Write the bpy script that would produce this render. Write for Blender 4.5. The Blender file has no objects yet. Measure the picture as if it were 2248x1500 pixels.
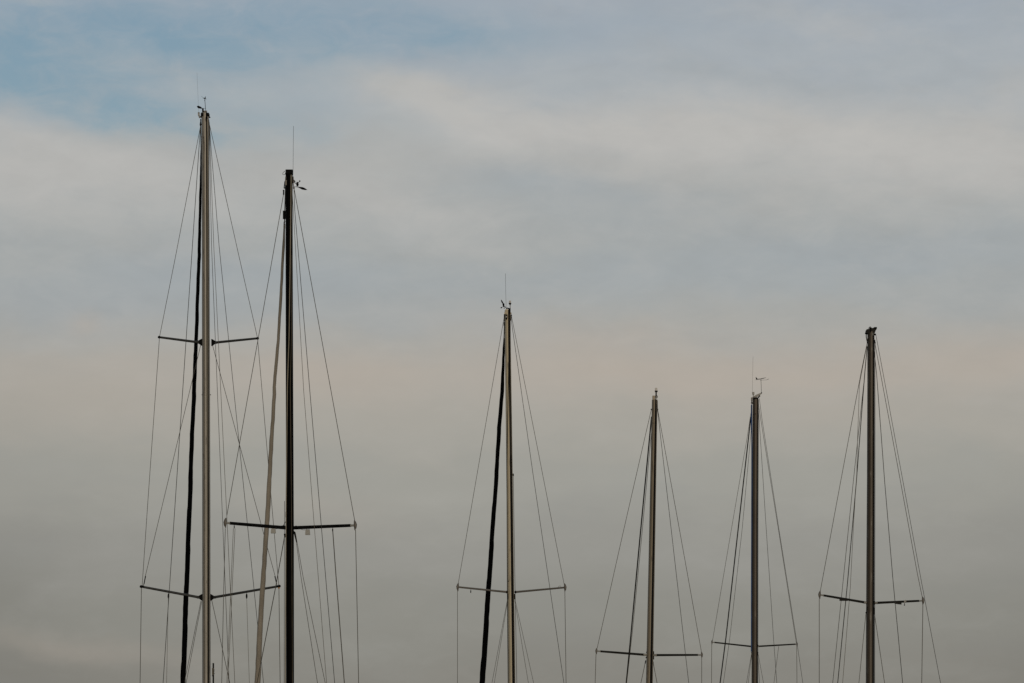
import bpy, math, random
from mathutils import Vector, noise
R = math.radians
random.seed(4)
S = bpy.context.scene
COL = S.collection

# ------------------------------------------------------------------ camera
F = 9156.0            # focal length in photo pixels (2248 wide)
XC, YH = 1124.0, 1866.0   # principal column, horizon row (level camera with rising front)
CZ = 2.0
cam = bpy.data.cameras.new('camera')
co = bpy.data.objects.new('camera', cam); COL.objects.link(co)
co.location = (0, 0, CZ); co.rotation_euler = (R(90), 0, 0)
cam.sensor_width = 36.0; cam.lens = 36.0*F/2248.0
cam.shift_y = (YH-750.0)/2248.0
cam.clip_start = 0.5; cam.clip_end = 20000
S.camera = co
S.render.resolution_x = 1024; S.render.resolution_y = 683

# ------------------------------------------------------------------ colour management
S.view_settings.view_transform = 'Standard'
S.view_settings.look = 'None'
S.view_settings.exposure = 0.0
S.view_settings.gamma = 1.0

SUN_EL, SUN_AZ = 7.0, 172.0      # low evening sun behind the camera, azimuth clockwise from +Y

def lin(c):
    out = []
    for v in c:
        v = v/255.0
        out.append(v/12.92 if v <= .04045 else ((v+.055)/1.055)**2.4)
    return out

# ------------------------------------------------------------------ world: clear sky behind a broken layer of thin cloud
W = bpy.data.worlds.new('World'); S.world = W; W.use_nodes = True
nt = W.node_tree; N = nt.nodes; L = nt.links
for n in list(N): N.remove(n)
def node(t, **k):
    n = N.new(t)
    for a, v in k.items(): setattr(n, a, v)
    return n
def setin(n, i, v):
    if hasattr(v, 'is_output') or isinstance(v, bpy.types.NodeSocket): L.new(v, n.inputs[i])
    else: n.inputs[i].default_value = v
def M(op, a, b=0.0, c=None, clamp=False):
    n = node('ShaderNodeMath', operation=op); n.use_clamp = clamp
    setin(n, 0, a); setin(n, 1, b)
    if c is not None: setin(n, 2, c)
    return n.outputs[0]
def VM(op, a, b=None):
    n = node('ShaderNodeVectorMath', operation=op); setin(n, 0, a)
    if b is not None: setin(n, 1, b)
    return n
def mixc(f, a, b):
    n = node('ShaderNodeMix', data_type='RGBA'); n.clamp_factor = True
    setin(n, 0, f); setin(n, 6, a); setin(n, 7, b)
    return n.outputs[2]
sky = node('ShaderNodeTexSky', sky_type='NISHITA'); sky.sun_disc = False
sky.sun_elevation = R(SUN_EL); sky.sun_rotation = R(SUN_AZ)
sky.air_density = 1.0; sky.dust_density = 1.0; sky.ozone_density = 1.5
tc = node('ShaderNodeTexCoord')
dirn = VM('NORMALIZE', tc.outputs['Generated']).outputs[0]
sx = node('ShaderNodeSeparateXYZ'); L.new(dirn, sx.inputs[0])
X, Y, Z = sx.outputs
hyp = M('SQRT', M('ADD', M('MULTIPLY', X, X), M('ADD', M('MULTIPLY', Y, Y), 1e-6)))
u = M('DIVIDE', X, hyp); v = M('DIVIDE', Z, hyp)
# cloud chart: bearing and elevation in milli-units (9.156 = one radian)
cu = M('MULTIPLY_ADD', u, 9.156, 1.124)
cv = M('MULTIPLY_ADD', v, -9.156, 1.866)
cb = node('ShaderNodeCombineXYZ'); L.new(cu, cb.inputs[0]); L.new(cv, cb.inputs[1])
L.new(M('MULTIPLY', M('LESS_THAN', Y, 0.0), 7.3), cb.inputs[2])
chart = cb.outputs[0]
def noise_tex(scale, det, rough, stretch=(1, 1, 1), off=(0, 0, 0), dist=0.0, typ='FBM'):
    mp = node('ShaderNodeMapping'); L.new(chart, mp.inputs[0])
    mp.inputs['Scale'].default_value = stretch; mp.inputs['Location'].default_value = off
    mp.inputs['Rotation'].default_value = (0, 0, R(-6))
    n = node('ShaderNodeTexNoise', noise_dimensions='3D'); L.new(mp.outputs[0], n.inputs['Vector'])
    n.inputs['Scale'].default_value = scale; n.inputs['Detail'].default_value = det
    n.inputs['Roughness'].default_value = rough; n.inputs['Distortion'].default_value = dist
    return n
wn = noise_tex(3.2, 5, .55, (1, 1.9, 1), (3.1, 1.7, 0))
warp = VM('MULTIPLY', VM('SUBTRACT', wn.outputs['Color'], (.5, .5, .5)).outputs[0], (.24, .15, 0)).outputs[0]
wn2 = noise_tex(1.1, 3, .5, (1, 1.6, 1), (9.1, 4.2, 0))
warp2 = VM('MULTIPLY', VM('SUBTRACT', wn2.outputs['Color'], (.5, .5, .5)).outputs[0], (.08, .04, 0)).outputs[0]
P = VM('ADD', VM('ADD', chart, warp).outputs[0], warp2).outputs[0]
def blobs(lst):
    tot = None
    for (cx, cy, rx, ry, amp, rot) in lst:
        mp = node('ShaderNodeMapping', vector_type='TEXTURE'); L.new(P, mp.inputs[0])
        mp.inputs['Location'].default_value = (cx/1000, cy/1000, 0)
        mp.inputs['Rotation'].default_value = (0, 0, R(rot))
        mp.inputs['Scale'].default_value = (rx/1000, ry/1000, 100)
        d = VM('DOT_PRODUCT', mp.outputs[0], mp.outputs[0]).outputs['Value']
        e = M('MULTIPLY', M('EXPONENT', M('MULTIPLY', d, -1.0)), amp)
        tot = e if tot is None else M('ADD', tot, e)
    return tot
# x, y, radius x, radius y, strength, tilt   (gaps where the blue shows, thick lit cloud, shaded cloud, warm cloud)
GAP = [(10, 125, 150, 85, .5, 0), (40, 190, 120, 40, .2, 8), (330, 110, 430, 140, .38, 6), (240, 50, 230, 60, .16, 0), (560, 0, 420, 60, .2, 0), (230, 225, 190, 55, .32, 14), (385, 80, 60, 30, .3, 5),
       (390, 285, 170, 34, .3, 14), (620, 110, 240, 60, .18, 0), (620, 290, 170, 34, .2, 14), (850, 50, 300, 60, .3, 0),
       (1030, 85, 150, 40, .22, 0), (1330, 60, 260, 50, .14, 0), (740, 250, 180, 40, .14, 8)]
LIT = [(50, 6, 80, 15, .85, 3), (112, 22, 40, 12, .4, 25), (425, 185, 38, 34, .5, 0), (320, 125, 40, 14, .25, 0), (565, 205, 80, 34, .55, 10), (700, 110, 60, 24, .3, 20), (860, 180, 140, 42, .85, 8), (1000, 225, 170, 50, .6, 8),
       (1300, 285, 380, 60, .7, 4), (1850, 300, 600, 75, .95, 3), (2150, 390, 400, 90, .5, 0), (60, 400, 260, 110, .8, 6), (50, 290, 120, 28, .4, 12), (250, 345, 130, 34, .5, 16),
       (400, 430, 230, 60, .35, 10), (830, 460, 200, 70, .55, 20), (1000, 480, 120, 30, .3, 5), (1800, 50, 200, 40, .35, 8), (2240, 200, 90, 40, .4, 0)]
SHD = [(1250, 400, 260, 45, .55, 8), (1450, 500, 520, 60, .35, 4), (1980, 560, 420, 55, .55, -2), (1250, 620, 420, 50, .35, 0),
       (120, 690, 240, 55, .55, 0), (350, 620, 150, 80, .4, 0), (640, 620, 260, 50, .45, 4), (1760, 185, 90, 32, .5, 12), (1900, 180, 60, 25, .4, 12),
       (1580, 160, 120, 30, .35, 15), (2230, 30, 160, 60, .3, 0), (1480, 30, 300, 60, .25, 0), (560, 690, 160, 40, .4, 0), (900, 700, 200, 30, .3, 0)]
WRM = [(1350, 810, 360, 70, .7, 3), (2190, 775, 190, 75, .55, 0), (780, 840, 200, 70, .55, 0), (230, 860, 320, 90, .35, 0), (1850, 815, 300, 65, .5, 0),
       (1250, 720, 300, 40, .25, 5), (620, 800, 120, 60, .3, 0), (180, 720, 60, 20, .4, 0), (1820, 930, 200, 40, .2, 0), (170, 1420, 240, 30, .3, 6), (700, 1120, 150, 40, .2, 5),
       (330, 600, 0.1, 0.1, 0, 0)]
fine = noise_tex(7.0, 8, .6, (1, 2.2, 1), (1.3, 5.2, 0), .3)
mid = noise_tex(2.6, 6, .55, (1, 2.6, 1), (6.3, 2.2, 0), .2)
calm = node('ShaderNodeMapRange', interpolation_type='SMOOTHSTEP'); L.new(cv, calm.inputs[0])
for i_, v_ in ((1, .55), (2, 1.0), (3, 1.0), (4, .3)): calm.inputs[i_].default_value = v_
nf = M('MULTIPLY', M('SUBTRACT', fine.outputs['Fac'], .5), calm.outputs[0]); nm = M('MULTIPLY', M('SUBTRACT', mid.outputs['Fac'], .5), calm.outputs[0])
wisp = noise_tex(9.0, 10, .62, (1, 2.0, 1), (8.3, 3.2, 0), .6)
nw = M('MULTIPLY', M('SUBTRACT', wisp.outputs['Fac'], .5), calm.outputs[0])
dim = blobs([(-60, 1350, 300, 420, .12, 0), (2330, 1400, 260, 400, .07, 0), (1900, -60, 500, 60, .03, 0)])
gap = blobs(GAP); lit = blobs(LIT); shd = blobs(SHD); wrm = blobs(WRM)
# layer colour follows elevation (thicker, duller air towards the horizon)
ramp = node('ShaderNodeValToRGB')
STOPS = [(0, (161, 170, 179)), (200, (167, 173, 177)), (350, (172, 173, 171)), (500, (166, 169, 168)), (620, (163, 167, 167)),
         (720, (167, 167, 163)), (820, (169, 166, 159)), (920, (166, 163, 155)), (1050, (158, 157, 150)), (1200, (149, 148, 142)),
         (1350, (141, 140, 133)), (1500, (134, 132, 125)), (1850, (122, 119, 114))]
def stop_pos(y): return (y+150)/2050.0
el = ramp.color_ramp.elements
while len(el) < len(STOPS): el.new(.5)
for e, (y, c) in zip(el, STOPS):
    e.position = stop_pos(y); e.color = lin(c)+[1]
ramp.color_ramp.interpolation = 'EASE'
sp = node('ShaderNodeSeparateXYZ'); L.new(P, sp.inputs[0])
yv = M('MULTIPLY_ADD', M('ADD', M('MULTIPLY', sp.outputs[1], .6), M('MULTIPLY', cv, .4)), 1000/2050.0, M('MULTIPLY_ADD', M('SUBTRACT', mid.outputs['Fac'], .5), .11, 150/2050.0))
L.new(yv, ramp.inputs[0])
c = ramp.outputs[0]
def rgb(t): return tuple(lin(t))+(1,)
c = mixc(M('MULTIPLY_ADD', nm, .9, shd, clamp=True), c, rgb((158, 165, 169)))
c = mixc(M('MULTIPLY_ADD', nm, -.5, M('MULTIPLY_ADD', nw, .65, M('MULTIPLY', lit, .88)), clamp=True), c, rgb((184, 183, 180)))
c = mixc(M('MULTIPLY_ADD', nf, .25, M('MULTIPLY', wrm, .8), clamp=True), c, rgb((180, 169, 157)))
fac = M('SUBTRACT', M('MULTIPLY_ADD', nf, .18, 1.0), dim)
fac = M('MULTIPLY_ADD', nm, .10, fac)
vs = node('ShaderNodeVectorMath', operation='SCALE'); L.new(c, vs.inputs[0]); 
away = node('ShaderNodeMapRange', interpolation_type='SMOOTHSTEP'); L.new(Y, away.inputs[0])  # added dimming of the unseen sky behind and overhead, darkens the mast edges
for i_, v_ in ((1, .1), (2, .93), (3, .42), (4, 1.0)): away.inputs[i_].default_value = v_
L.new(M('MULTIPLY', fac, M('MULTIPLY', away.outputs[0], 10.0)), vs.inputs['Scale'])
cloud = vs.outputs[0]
vk = node('ShaderNodeVectorMath', operation='MULTIPLY'); L.new(sky.outputs[0], vk.inputs[0]); vk.inputs[1].default_value = (.83, .87, .98)
g0 = M('MULTIPLY', M('MULTIPLY_ADD', nw, 1.7, 1.0), gap)
gr = node('ShaderNodeMapRange', interpolation_type='SMOOTHSTEP'); L.new(g0, gr.inputs[0])
for i_, v_ in ((1, -.12), (2, .88), (3, -.05), (4, 1.0)): gr.inputs[i_].default_value = v_
g = M('MAXIMUM', M('ADD', gr.outputs[0], M('MULTIPLY', nf, .12)), 0.0)
gm = M('MULTIPLY', g, M('GREATER_THAN', gap, .001))
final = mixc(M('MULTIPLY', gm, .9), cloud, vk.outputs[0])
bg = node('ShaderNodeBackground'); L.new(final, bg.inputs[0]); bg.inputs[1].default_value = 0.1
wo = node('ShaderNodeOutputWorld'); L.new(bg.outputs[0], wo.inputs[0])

# ------------------------------------------------------------------ sun (veiled, low, warm)
sl = bpy.data.lights.new('sun', 'SUN'); sl.energy = 1.25; sl.angle = R(12); sl.color = (1.0, .86, .68)
so = bpy.data.objects.new('sun', sl); COL.objects.link(so)
az, elv = R(SUN_AZ), R(SUN_EL)
d = Vector((math.sin(az)*math.cos(elv), math.cos(az)*math.cos(elv), math.sin(elv)))
so.rotation_euler = (-d).to_track_quat('-Z', 'Y').to_euler(); so.location = (0, -20, 40)

# ------------------------------------------------------------------ materials
def mat(name, col, rough=.5, metal=0.0, spec=.5, var=.12, scale=6.0, streak=8.0, bump=0.0, trans=0.0, stain=None):
    m = bpy.data.materials.new(name); m.use_nodes = True
    t = m.node_tree; b = t.nodes['Principled BSDF']
    tcn = t.nodes.new('ShaderNodeTexCoord'); mp = t.nodes.new('ShaderNodeMapping')
    mp.inputs['Scale'].default_value = (1, 1, 1.0/streak)
    t.links.new(tcn.outputs['Object'], mp.inputs[0])
    nz = t.nodes.new('ShaderNodeTexNoise'); nz.inputs['Scale'].default_value = scale; nz.inputs['Detail'].default_value = 6
    t.links.new(mp.outputs[0], nz.inputs['Vector'])
    mr = t.nodes.new('ShaderNodeMapRange'); mr.inputs[1].default_value = .3; mr.inputs[2].default_value = .7
    mr.inputs[3].default_value = 1-var; mr.inputs[4].default_value = 1+var
    t.links.new(nz.outputs['Fac'], mr.inputs[0])
    vm = t.nodes.new('ShaderNodeVectorMath'); vm.operation = 'SCALE'; vm.inputs[0].default_value = col[:3]
    t.links.new(mr.outputs[0], vm.inputs['Scale'])
    out = vm.outputs[0]
    if stain:
        n2 = t.nodes.new('ShaderNodeTexNoise'); n2.inputs['Scale'].default_value = 22; n2.inputs['Detail'].default_value = 5
        t.links.new(mp.outputs[0], n2.inputs['Vector'])
        r2 = t.nodes.new('ShaderNodeMapRange'); r2.inputs[1].default_value = .6; r2.inputs[2].default_value = .72
        t.links.new(n2.outputs['Fac'], r2.inputs[0])
        mx = t.nodes.new('ShaderNodeMix'); mx.data_type = 'RGBA'
        t.links.new(r2.outputs[0], mx.inputs[0]); t.links.new(out, mx.inputs[6]); mx.inputs[7].default_value = tuple(stain)+(1,)
        out = mx.outputs[2]
    t.links.new(out, b.inputs['Base Color'])
    b.inputs['Roughness'].default_value = rough; b.inputs['Metallic'].default_value = metal
    b.inputs['Specular IOR Level'].default_value = spec
    if trans: b.inputs['Transmission Weight'].default_value = trans
    if bump:
        bp = t.nodes.new('ShaderNodeBump'); bp.inputs['Strength'].default_value = bump; bp.inputs['Distance'].default_value = .01
        t.links.new(nz.outputs['Fac'], bp.inputs['Height']); t.links.new(bp.outputs[0], b.inputs['Normal'])
    return m
MT = dict(
    alloy=mat('silver_anodised', (.31, .287, .245), .5, .15, .35, stain=(.10, .09, .08)),
    carbon=mat('black_painted_mast', (.0022, .0021, .0020), .7, 0, .05, .3),
    cream=mat('cream_painted_mast', (.50, .425, .29), .5, 0, .35, .06, stain=(.2, .17, .12)),
    bronze=mat('weathered_anodised', (.215, .18, .128), .5, .15, .3, stain=(.06, .05, .04)),
    brown=mat('dull_anodised', (.075, .06, .044), .5, .2, .3, stain=(.12, .1, .08)),
    dark=mat('dark_anodised', (.066, .053, .038), .5, .2, .3, stain=(.16, .15, .13)),
    black=mat('black_plastic', (.004, .004, .004), .7, 0, .06, .3),
    slot=mat('black_sail_track', (.008, .0075, .007), .65, 0, .08),
    steel=mat('stainless_wire', (.05, .045, .036), .5, .4, .3, .25, 14),
    rope=mat('weathered_rope', (.11, .095, .07), .8, 0, .2, .25, 30),
    paler=mat('pale_rope', (.27, .24, .185), .8, 0, .2, .15, 30),
    blue=mat('blue_rope', (.02, .06, .17), .7, 0, .3, .4, 20),
    white=mat('grey_white_plastic', (.25, .245, .22), .5, 0, .4, .1),
    casting=mat('cast_spreader_end', (.115, .103, .088), .5, .1, .4, .15),
    lens=mat('clear_lamp_lens', (.17, .165, .155), .35, 0, .5, .1),
    spread=mat('grey_spreader', (.045, .045, .042), .4, .4, .4, .15),
    rubber=mat('rubber_sleeve', (.016, .015, .012), .7, 0, .12, .2),
    orange=mat('orange_tape', (.45, .2, .03), .6),
    blacksail=mat('black_sail_cover', (.0022, .0022, .0024), .9, 0, .03, .4, 9, 3),
    greysail=mat('taupe_sail_cover', (.28, .25, .205), .85, 0, .1, .14, 7, 5, .5),
    hullw=mat('white_gelcoat', (.6, .59, .56), .25, 0, .5, .04, 2, 1),
    hullb=mat('navy_gelcoat', (.02, .03, .06), .25, 0, .5, .04, 2, 1),
    deck=mat('pale_deck', (.42, .40, .36), .7, 0, .3, .08, 5, 1),
    cover=mat('blue_canvas', (.02, .035, .07), .9, 0, .1, .15),
    plank=mat('grey_planks', (.16, .14, .12), .85, 0, .2, .3, 3, 1),
    pile=mat('galvanised_pile', (.22, .22, .21), .5, .4, .4, .2),
)

# ------------------------------------------------------------------ mesh helpers
def at(x, y, Dp):
    k = Dp/F
    return Vector(((x-XC)*k, Dp, CZ+(YH-y)*k))
class MB:
    def __init__(s): s.v = []; s.f = []
    def ring(s, pts):
        i = len(s.v); s.v += [Vector(p) for p in pts]; return list(range(i, i+len(pts)))
    def bridge(s, a, b):
        n = len(a)
        for i in range(n): s.f.append((a[i], a[(i+1) % n], b[(i+1) % n], b[i]))
    def path(s, pts, rad, n=8, cap=True, squash=None):
        pts = [Vector(p) for p in pts]
        if not hasattr(rad, '__len__'): rad = [rad]*len(pts)
        prev = None
        for i, p in enumerate(pts):
            t = (pts[min(i+1, len(pts)-1)]-pts[max(i-1, 0)]).normalized()
            a = Vector((0, 1, 0)) if abs(t.y) < .9 else Vector((1, 0, 0))
            e1 = t.cross(a).normalized(); e2 = t.cross(e1).normalized()
            q = squash or 1.0
            r = s.ring([p+(e1*math.cos(2*math.pi*k/n)*q+e2*math.sin(2*math.pi*k/n))*rad[i] for k in range(n)])
            if prev: s.bridge(prev, r)
            elif cap: s.f.append(tuple(reversed(r)))
            prev = r
        if cap: s.f.append(tuple(prev))
        return s
    def box(s, c, sz, rz=0.0, ry=0.0):
        c = Vector(c); i = len(s.v)
        for dx in (-.5, .5):
            for dy in (-.5, .5):
                for dz in (-.5, .5):
                    x, y, z = dx*sz[0], dy*sz[1], dz*sz[2]
                    x, z = x*math.cos(ry)+z*math.sin(ry), -x*math.sin(ry)+z*math.cos(ry)
                    x, y = x*math.cos(rz)-y*math.sin(rz), x*math.sin(rz)+y*math.cos(rz)
                    s.v.append(c+Vector((x, y, z)))
        for q in ((0, 1, 3, 2), (4, 6, 7, 5), (0, 4, 5, 1), (2, 3, 7, 6), (0, 2, 6, 4), (1, 5, 7, 3)):
            s.f.append(tuple(i+k for k in q))
        return s
    def prism(s, pts, th, axis=Vector((0, 1, 0))):
        a = s.ring([Vector(p)-axis*th/2 for p in pts]); b = s.ring([Vector(p)+axis*th/2 for p in pts])
        s.bridge(a, b); s.f.append(tuple(reversed(a))); s.f.append(tuple(b)); return s
    def ball(s, c, r, sc=(1, 1, 1), n=10, m=6):
        c = Vector(c); prev = None
        for j in range(m+1):
            ph = math.pi*j/m; rr = max(math.sin(ph), .02)
            g = s.ring([c+Vector((math.cos(2*math.pi*k/n)*rr*sc[0], math.sin(2*math.pi*k/n)*rr*sc[1], math.cos(ph)*sc[2]))*r for k in range(n)])
            if prev: s.bridge(prev, g)
            else: s.f.append(tuple(g))
            prev = g
        s.f.append(tuple(reversed(prev))); return s
    def build(s, name, m, parent, smooth=True):
        me = bpy.data.meshes.new(name)
        off = Vector(s.root) if hasattr(s, 'root') else (Vector(ROOT) if parent else Vector((0, 0, 0)))
        # every part keeps its own origin at its own centre
        c = sum(s.v, Vector())/len(s.v)
        me.from_pydata([tuple(p-c) for p in s.v], [], s.f); me.update()
        import bmesh
        bm = bmesh.new(); bm.from_mesh(me); bmesh.ops.recalc_face_normals(bm, faces=bm.faces); bm.to_mesh(me); bm.free()
        if smooth:
            for p in me.polygons: p.use_smooth = True
            try: me.set_sharp_from_angle(angle=R(38))
            except Exception: pass
        me.materials.append(MT[m] if isinstance(m, str) else m)
        o = bpy.data.objects.new(name, me); COL.objects.link(o)
        if parent:
            o.parent = parent
            pw = parent['_w'] if '_w' in parent.keys() else tuple(parent.location)
            o.location = c-Vector(pw)
        else: o.location = c
        o['_w'] = tuple(c)
        return o
ROOT = (0, 0, 0)
def tag(o, label=None, cat=None, group=None, kind=None):
    if label: o['label'] = label
    if cat: o['category'] = cat
    if group: o['group'] = group
    if kind: o['kind'] = kind

# ------------------------------------------------------------------ water
def water():
    m = bpy.data.materials.new('harbour_water'); m.use_nodes = True
    t = m.node_tree; b = t.nodes['Principled BSDF']
    b.inputs['Base Color'].default_value = (.012, .018, .018, 1); b.inputs['Roughness'].default_value = .08
    b.inputs['IOR'].default_value = 1.33
    tcn = t.nodes.new('ShaderNodeTexCoord'); nz = t.nodes.new('ShaderNodeTexNoise'); nz.inputs['Scale'].default_value = .9
    nz.inputs['Detail'].default_value = 5; t.links.new(tcn.outputs['Object'], nz.inputs['Vector'])
    bp = t.nodes.new('ShaderNodeBump'); bp.inputs['Strength'].default_value = .35; bp.inputs['Distance'].default_value = .3
    t.links.new(nz.outputs['Fac'], bp.inputs['Height']); t.links.new(bp.outputs[0], b.inputs['Normal'])
    q = MB(); i = q.ring([(-6000, -3000, 0), (6000, -3000, 0), (6000, 9000, 0), (-6000, 9000, 0)]); q.f.append(tuple(i))
    o = q.build('water', m, None, False); tag(o, kind='structure')
water()

# ------------------------------------------------------------------ boat kit
class Boat:
    def __init__(s, D, th, label, mast_px, app, deckz, Lh, beam, hullmat='hullw'):
        # mast_px: list of (x_centre, y) from the masthead down to the foot of the picture; app: apparent width in px (top, foot)
        s.D, s.th = D, R(th); s.k = D/F
        s.fw = Vector((-math.sin(s.th), math.cos(s.th), 0)); s.sd = Vector((math.cos(s.th), math.sin(s.th), 0))
        top = at(mast_px[0][0], mast_px[0][1], D); low = at(mast_px[-1][0], mast_px[-1][1], D); pre = at(mast_px[-2][0], mast_px[-2][1], D)
        dr = (low-pre).normalized(); foot = low+dr*((low.z-deckz)/-dr.z)
        s.top, s.foot, s.deckz = top, foot, deckz
        s.H = top.z-deckz
        s.J = .30*s.H; s.E = .34*s.H
        e = bpy.data.objects.new('sailboat', None); COL.objects.link(e)
        e.empty_display_size = .5
        e.location = (foot.x, foot.y, 0); e['_w'] = (foot.x, foot.y, 0)
        tag(e, label, 'sailboat', 'sailing yachts moored side by side')
        s.e = e; s.mast_px = mast_px; s.app = app
        s.pts = [at(x, y, D) for x, y in mast_px]+[foot]
        s.hull(Lh, beam, hullmat)
    def P(s, x, y, dy=0.0): return at(x, y, s.D+dy)
    def fh(s, z): return max(0.0, min(1.0, (s.top.z-z)/s.H))   # 0 at the masthead, 1 at the deck
    def hull(s, Lh, beam, hm):
        c = Vector((s.foot.x, s.foot.y, 0)); bow = c+s.fw*(.42*Lh); n = 13
        q = MB(); prev = None
        sec = [(0, -.35), (.35, -.3), (.75, -.05), (.95, .35), (1.0, .75), (1.0, 1.0)]
        for i in range(n):
            t = i/(n-1)
            wd = beam/2*(math.sin(min(1, t*1.35)*math.pi/2)**.8)*(1-.25*max(0, t-.6)/.4) + .03
            sheer = 1.15+.35*(1-t)**2
            p0 = bow-s.fw*(t*Lh)
            pts = []
            for sg in (-1, 1):
                row = sec if sg > 0 else list(reversed(sec))
                for (a, b) in row:
                    z = b*sheer if b > 0 else b*(.3+.7*math.sin(t*math.pi))
                    pts.append(p0+s.sd*(sg*a*wd)+Vector((0, 0, z))+s.fw*(.35*b*(1-t) if b > 0 else 0))
            r = q.ring(pts)
            if prev: q.bridge(prev, r)
            else: q.f.append(tuple(r))
            prev = r
        q.f.append(tuple(reversed(prev)))
        q.build('hull', hm, s.e)
        a = math.atan2(s.fw.y, s.fw.x)
        q = MB()
        for z, l, w_, o in ((1.30, .42, .52, .0), (1.52, .34, .44, .0)):
            cc = c+s.fw*(-.03*Lh)
            q.box((cc.x, cc.y, z), (l*Lh, w_*beam, .24), a)
        q.build('cabin', 'deck', s.e)
    def mast(s, m, tm='slot', gw=.11, go=0.0):
        trackw, trackoff = 2*gw, go
        d_ratio = 1.45
        c, sn = math.cos(s.th), math.sin(s.th)
        q = MB(); prev = None
        pts = s.pts; tot = [s.mast_px[0][1]]
        zs = [p.z for p in pts]
        def wid(z):
            f = (pts[0].z-z)/(pts[0].z-pts[-2].z); f = max(0, min(1, f))
            a = (s.app[0]+(s.app[1]-s.app[0])*f)*s.k
            return a/math.sqrt(c*c+(d_ratio*sn)**2)
        prof = []
        n = 64
        for k in range(n):
            a = 2*math.pi*k/n
            x = math.copysign(abs(math.cos(a))**.82, math.cos(a))*.5      # side
            y = math.copysign(abs(math.sin(a))**.9, math.sin(a))*.5*d_ratio     # fore-aft, aft is -y
            prof.append((x, y))
        # groove along the aft face
        gp = []
        for (x, y) in prof:
            if y < 0 and abs(x-go) < gw: y = y+.10
            gp.append((x, y))
        dens = []
        for i in range(len(pts)-1):
            m_ = 6
            for j in range(m_): dens.append(pts[i].lerp(pts[i+1], j/m_))
        dens.append(pts[-1])
        s.cent = dens
        for p in dens:
            w = wid(p.z)
            r = q.ring([p+s.sd*(x*w)+s.fw*(y*w) for x, y in gp])
            if prev: q.bridge(prev, r)
            else: q.f.append(tuple(r))
            prev = r
        q.f.append(tuple(reversed(prev)))
        s.mo = q.build('mast', m, s.e)
        me = s.mo.data; me.materials.append(MT['slot' if m != 'carbon' else 'carbon'])
        inset = [y > yy+.05 for (x, y), (xx, yy) in zip(gp, prof)]
        for i in range(len(dens)-1):
            for k in range(n):
                if inset[k] or inset[(k+1) % n]: me.polygons[i*n+k].material_index = 1
        s.wid = wid
        # luff track: two lips standing just aft of the groove
        t = MB(); prev = None
        for sgn in (-1, 1):
            prev = None
            for p in dens[1:]:
                w = wid(p.z); cx = trackoff+sgn*trackw/2
                y0 = -.5*d_ratio*.965; y1 = y0-.05
                r = t.ring([p+s.sd*((cx+a)*w)+s.fw*(b*w) for a, b in ((-.035, y0), (.035, y0), (.035, y1), (-.035, y1))])
                if prev: t.bridge(prev, r)
                else: t.f.append(tuple(r))
                prev = r
            t.f.append(tuple(reversed(prev)))
        t.build('sail_track', tm, s.mo, False)
        return s.mo
    def wire(s, name, pts, dys, r=.0058, m='steel', to_deck=False, parent=None, sag=0.0):
        P3 = [s.P(x, y, dy) for (x, y), dy in zip(pts, dys)]
        if to_deck:
            a, b = P3[-2], P3[-1]; dr = b-a
            P3.append(b+dr*((b.z-s.deckz)/-dr.z))
        q = MB(); q.path(P3, r*1.08, 6)
        return q.build(name, m, parent or s.e)
    def stay_dy(s, y, total):      # depth of a fore/aft stay at picture row y
        z = CZ+(YH-y)*s.k
        return total*s.fh(z)
    def furl(s, cs, m, r_end=None, name='furled_sail'):
        # cs: (x_centre, y, width px)
        q = MB(); rnd = random.Random(int(s.D*10))
        pts = []
        for (x, y, w) in cs:
            pts.append((s.P(x, y, s.stay_dy(y, s.J)+.12), w*s.k/2))
        a, b = pts[-2][0], pts[-1][0]; dr = b-a
        endz = s.deckz+.7
        pts.append((b+dr*((b.z-endz)/-dr.z), pts[-1][1]*1.15))
        n = 28; prev = None; seg = []
        for i in range(len(pts)-1):
            l = (pts[i+1][0]-pts[i][0]).length; m_ = max(2, int(l/.07))
            for j in range(m_):
                t = j/m_; seg.append((pts[i][0].lerp(pts[i+1][0], t), pts[i][1]*(1-t)+pts[i+1][1]*t))
        seg.append(pts[-1])
        for i, (p, r) in enumerate(seg):
            wob = noise.noise(Vector((p.z*.9, s.D, 0)))*.005+noise.noise(Vector((p.z*2.7, s.D, 5)))*.006+noise.noise(Vector((p.z*6.5, s.D, 9)))*.005
            rr = []
            for k in range(n):
                a = 2*math.pi*k/n
                sp_ = ((a/(2*math.pi)) + p.z/1.9) % 1.0
                f = 1+.16*(sp_-.5)+.07*noise.noise(Vector((math.cos(a)*1.2, math.sin(a)*1.2, p.z*2.2+s.D)))
                rr.append(p+Vector((math.cos(a)*r*f+wob, math.sin(a)*r*f, 0)))
            g = q.ring(rr)
            if prev: q.bridge(prev, g)
            else: q.f.append(tuple(g))
            prev = g
        q.f.append(tuple(reversed(prev)))
        return q.build(name, m, s.e)
    def spreader(s, tip, root, w, m='spread', tdy=-.35, end=None, stubs=None, bracket=False, stubmat='white'):
        T, Rt = s.P(*tip, tdy), s.P(*root, 0)
        q = MB(); k = s.k
        a, b = T, Rt
        if stubs: a = T.lerp(Rt, stubs[0]); b = T.lerp(Rt, 1-stubs[1])
        q.path([a, a.lerp(b, .5), b], [w*k*.48, w*k*.52, w*k*.56], 10)
        o = q.build('spreader', m, s.e)
        if stubs:
            q = MB(); q.path([T, a.lerp(b, .01)], w*k*.36, 8); q.build('end_sleeve', stubmat, o)
            if stubs[1]:
                q = MB(); q.path([b.lerp(a, .01), Rt], [w*k*.62, w*k*.5], 8); q.build('root_sleeve', stubmat, o)
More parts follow.
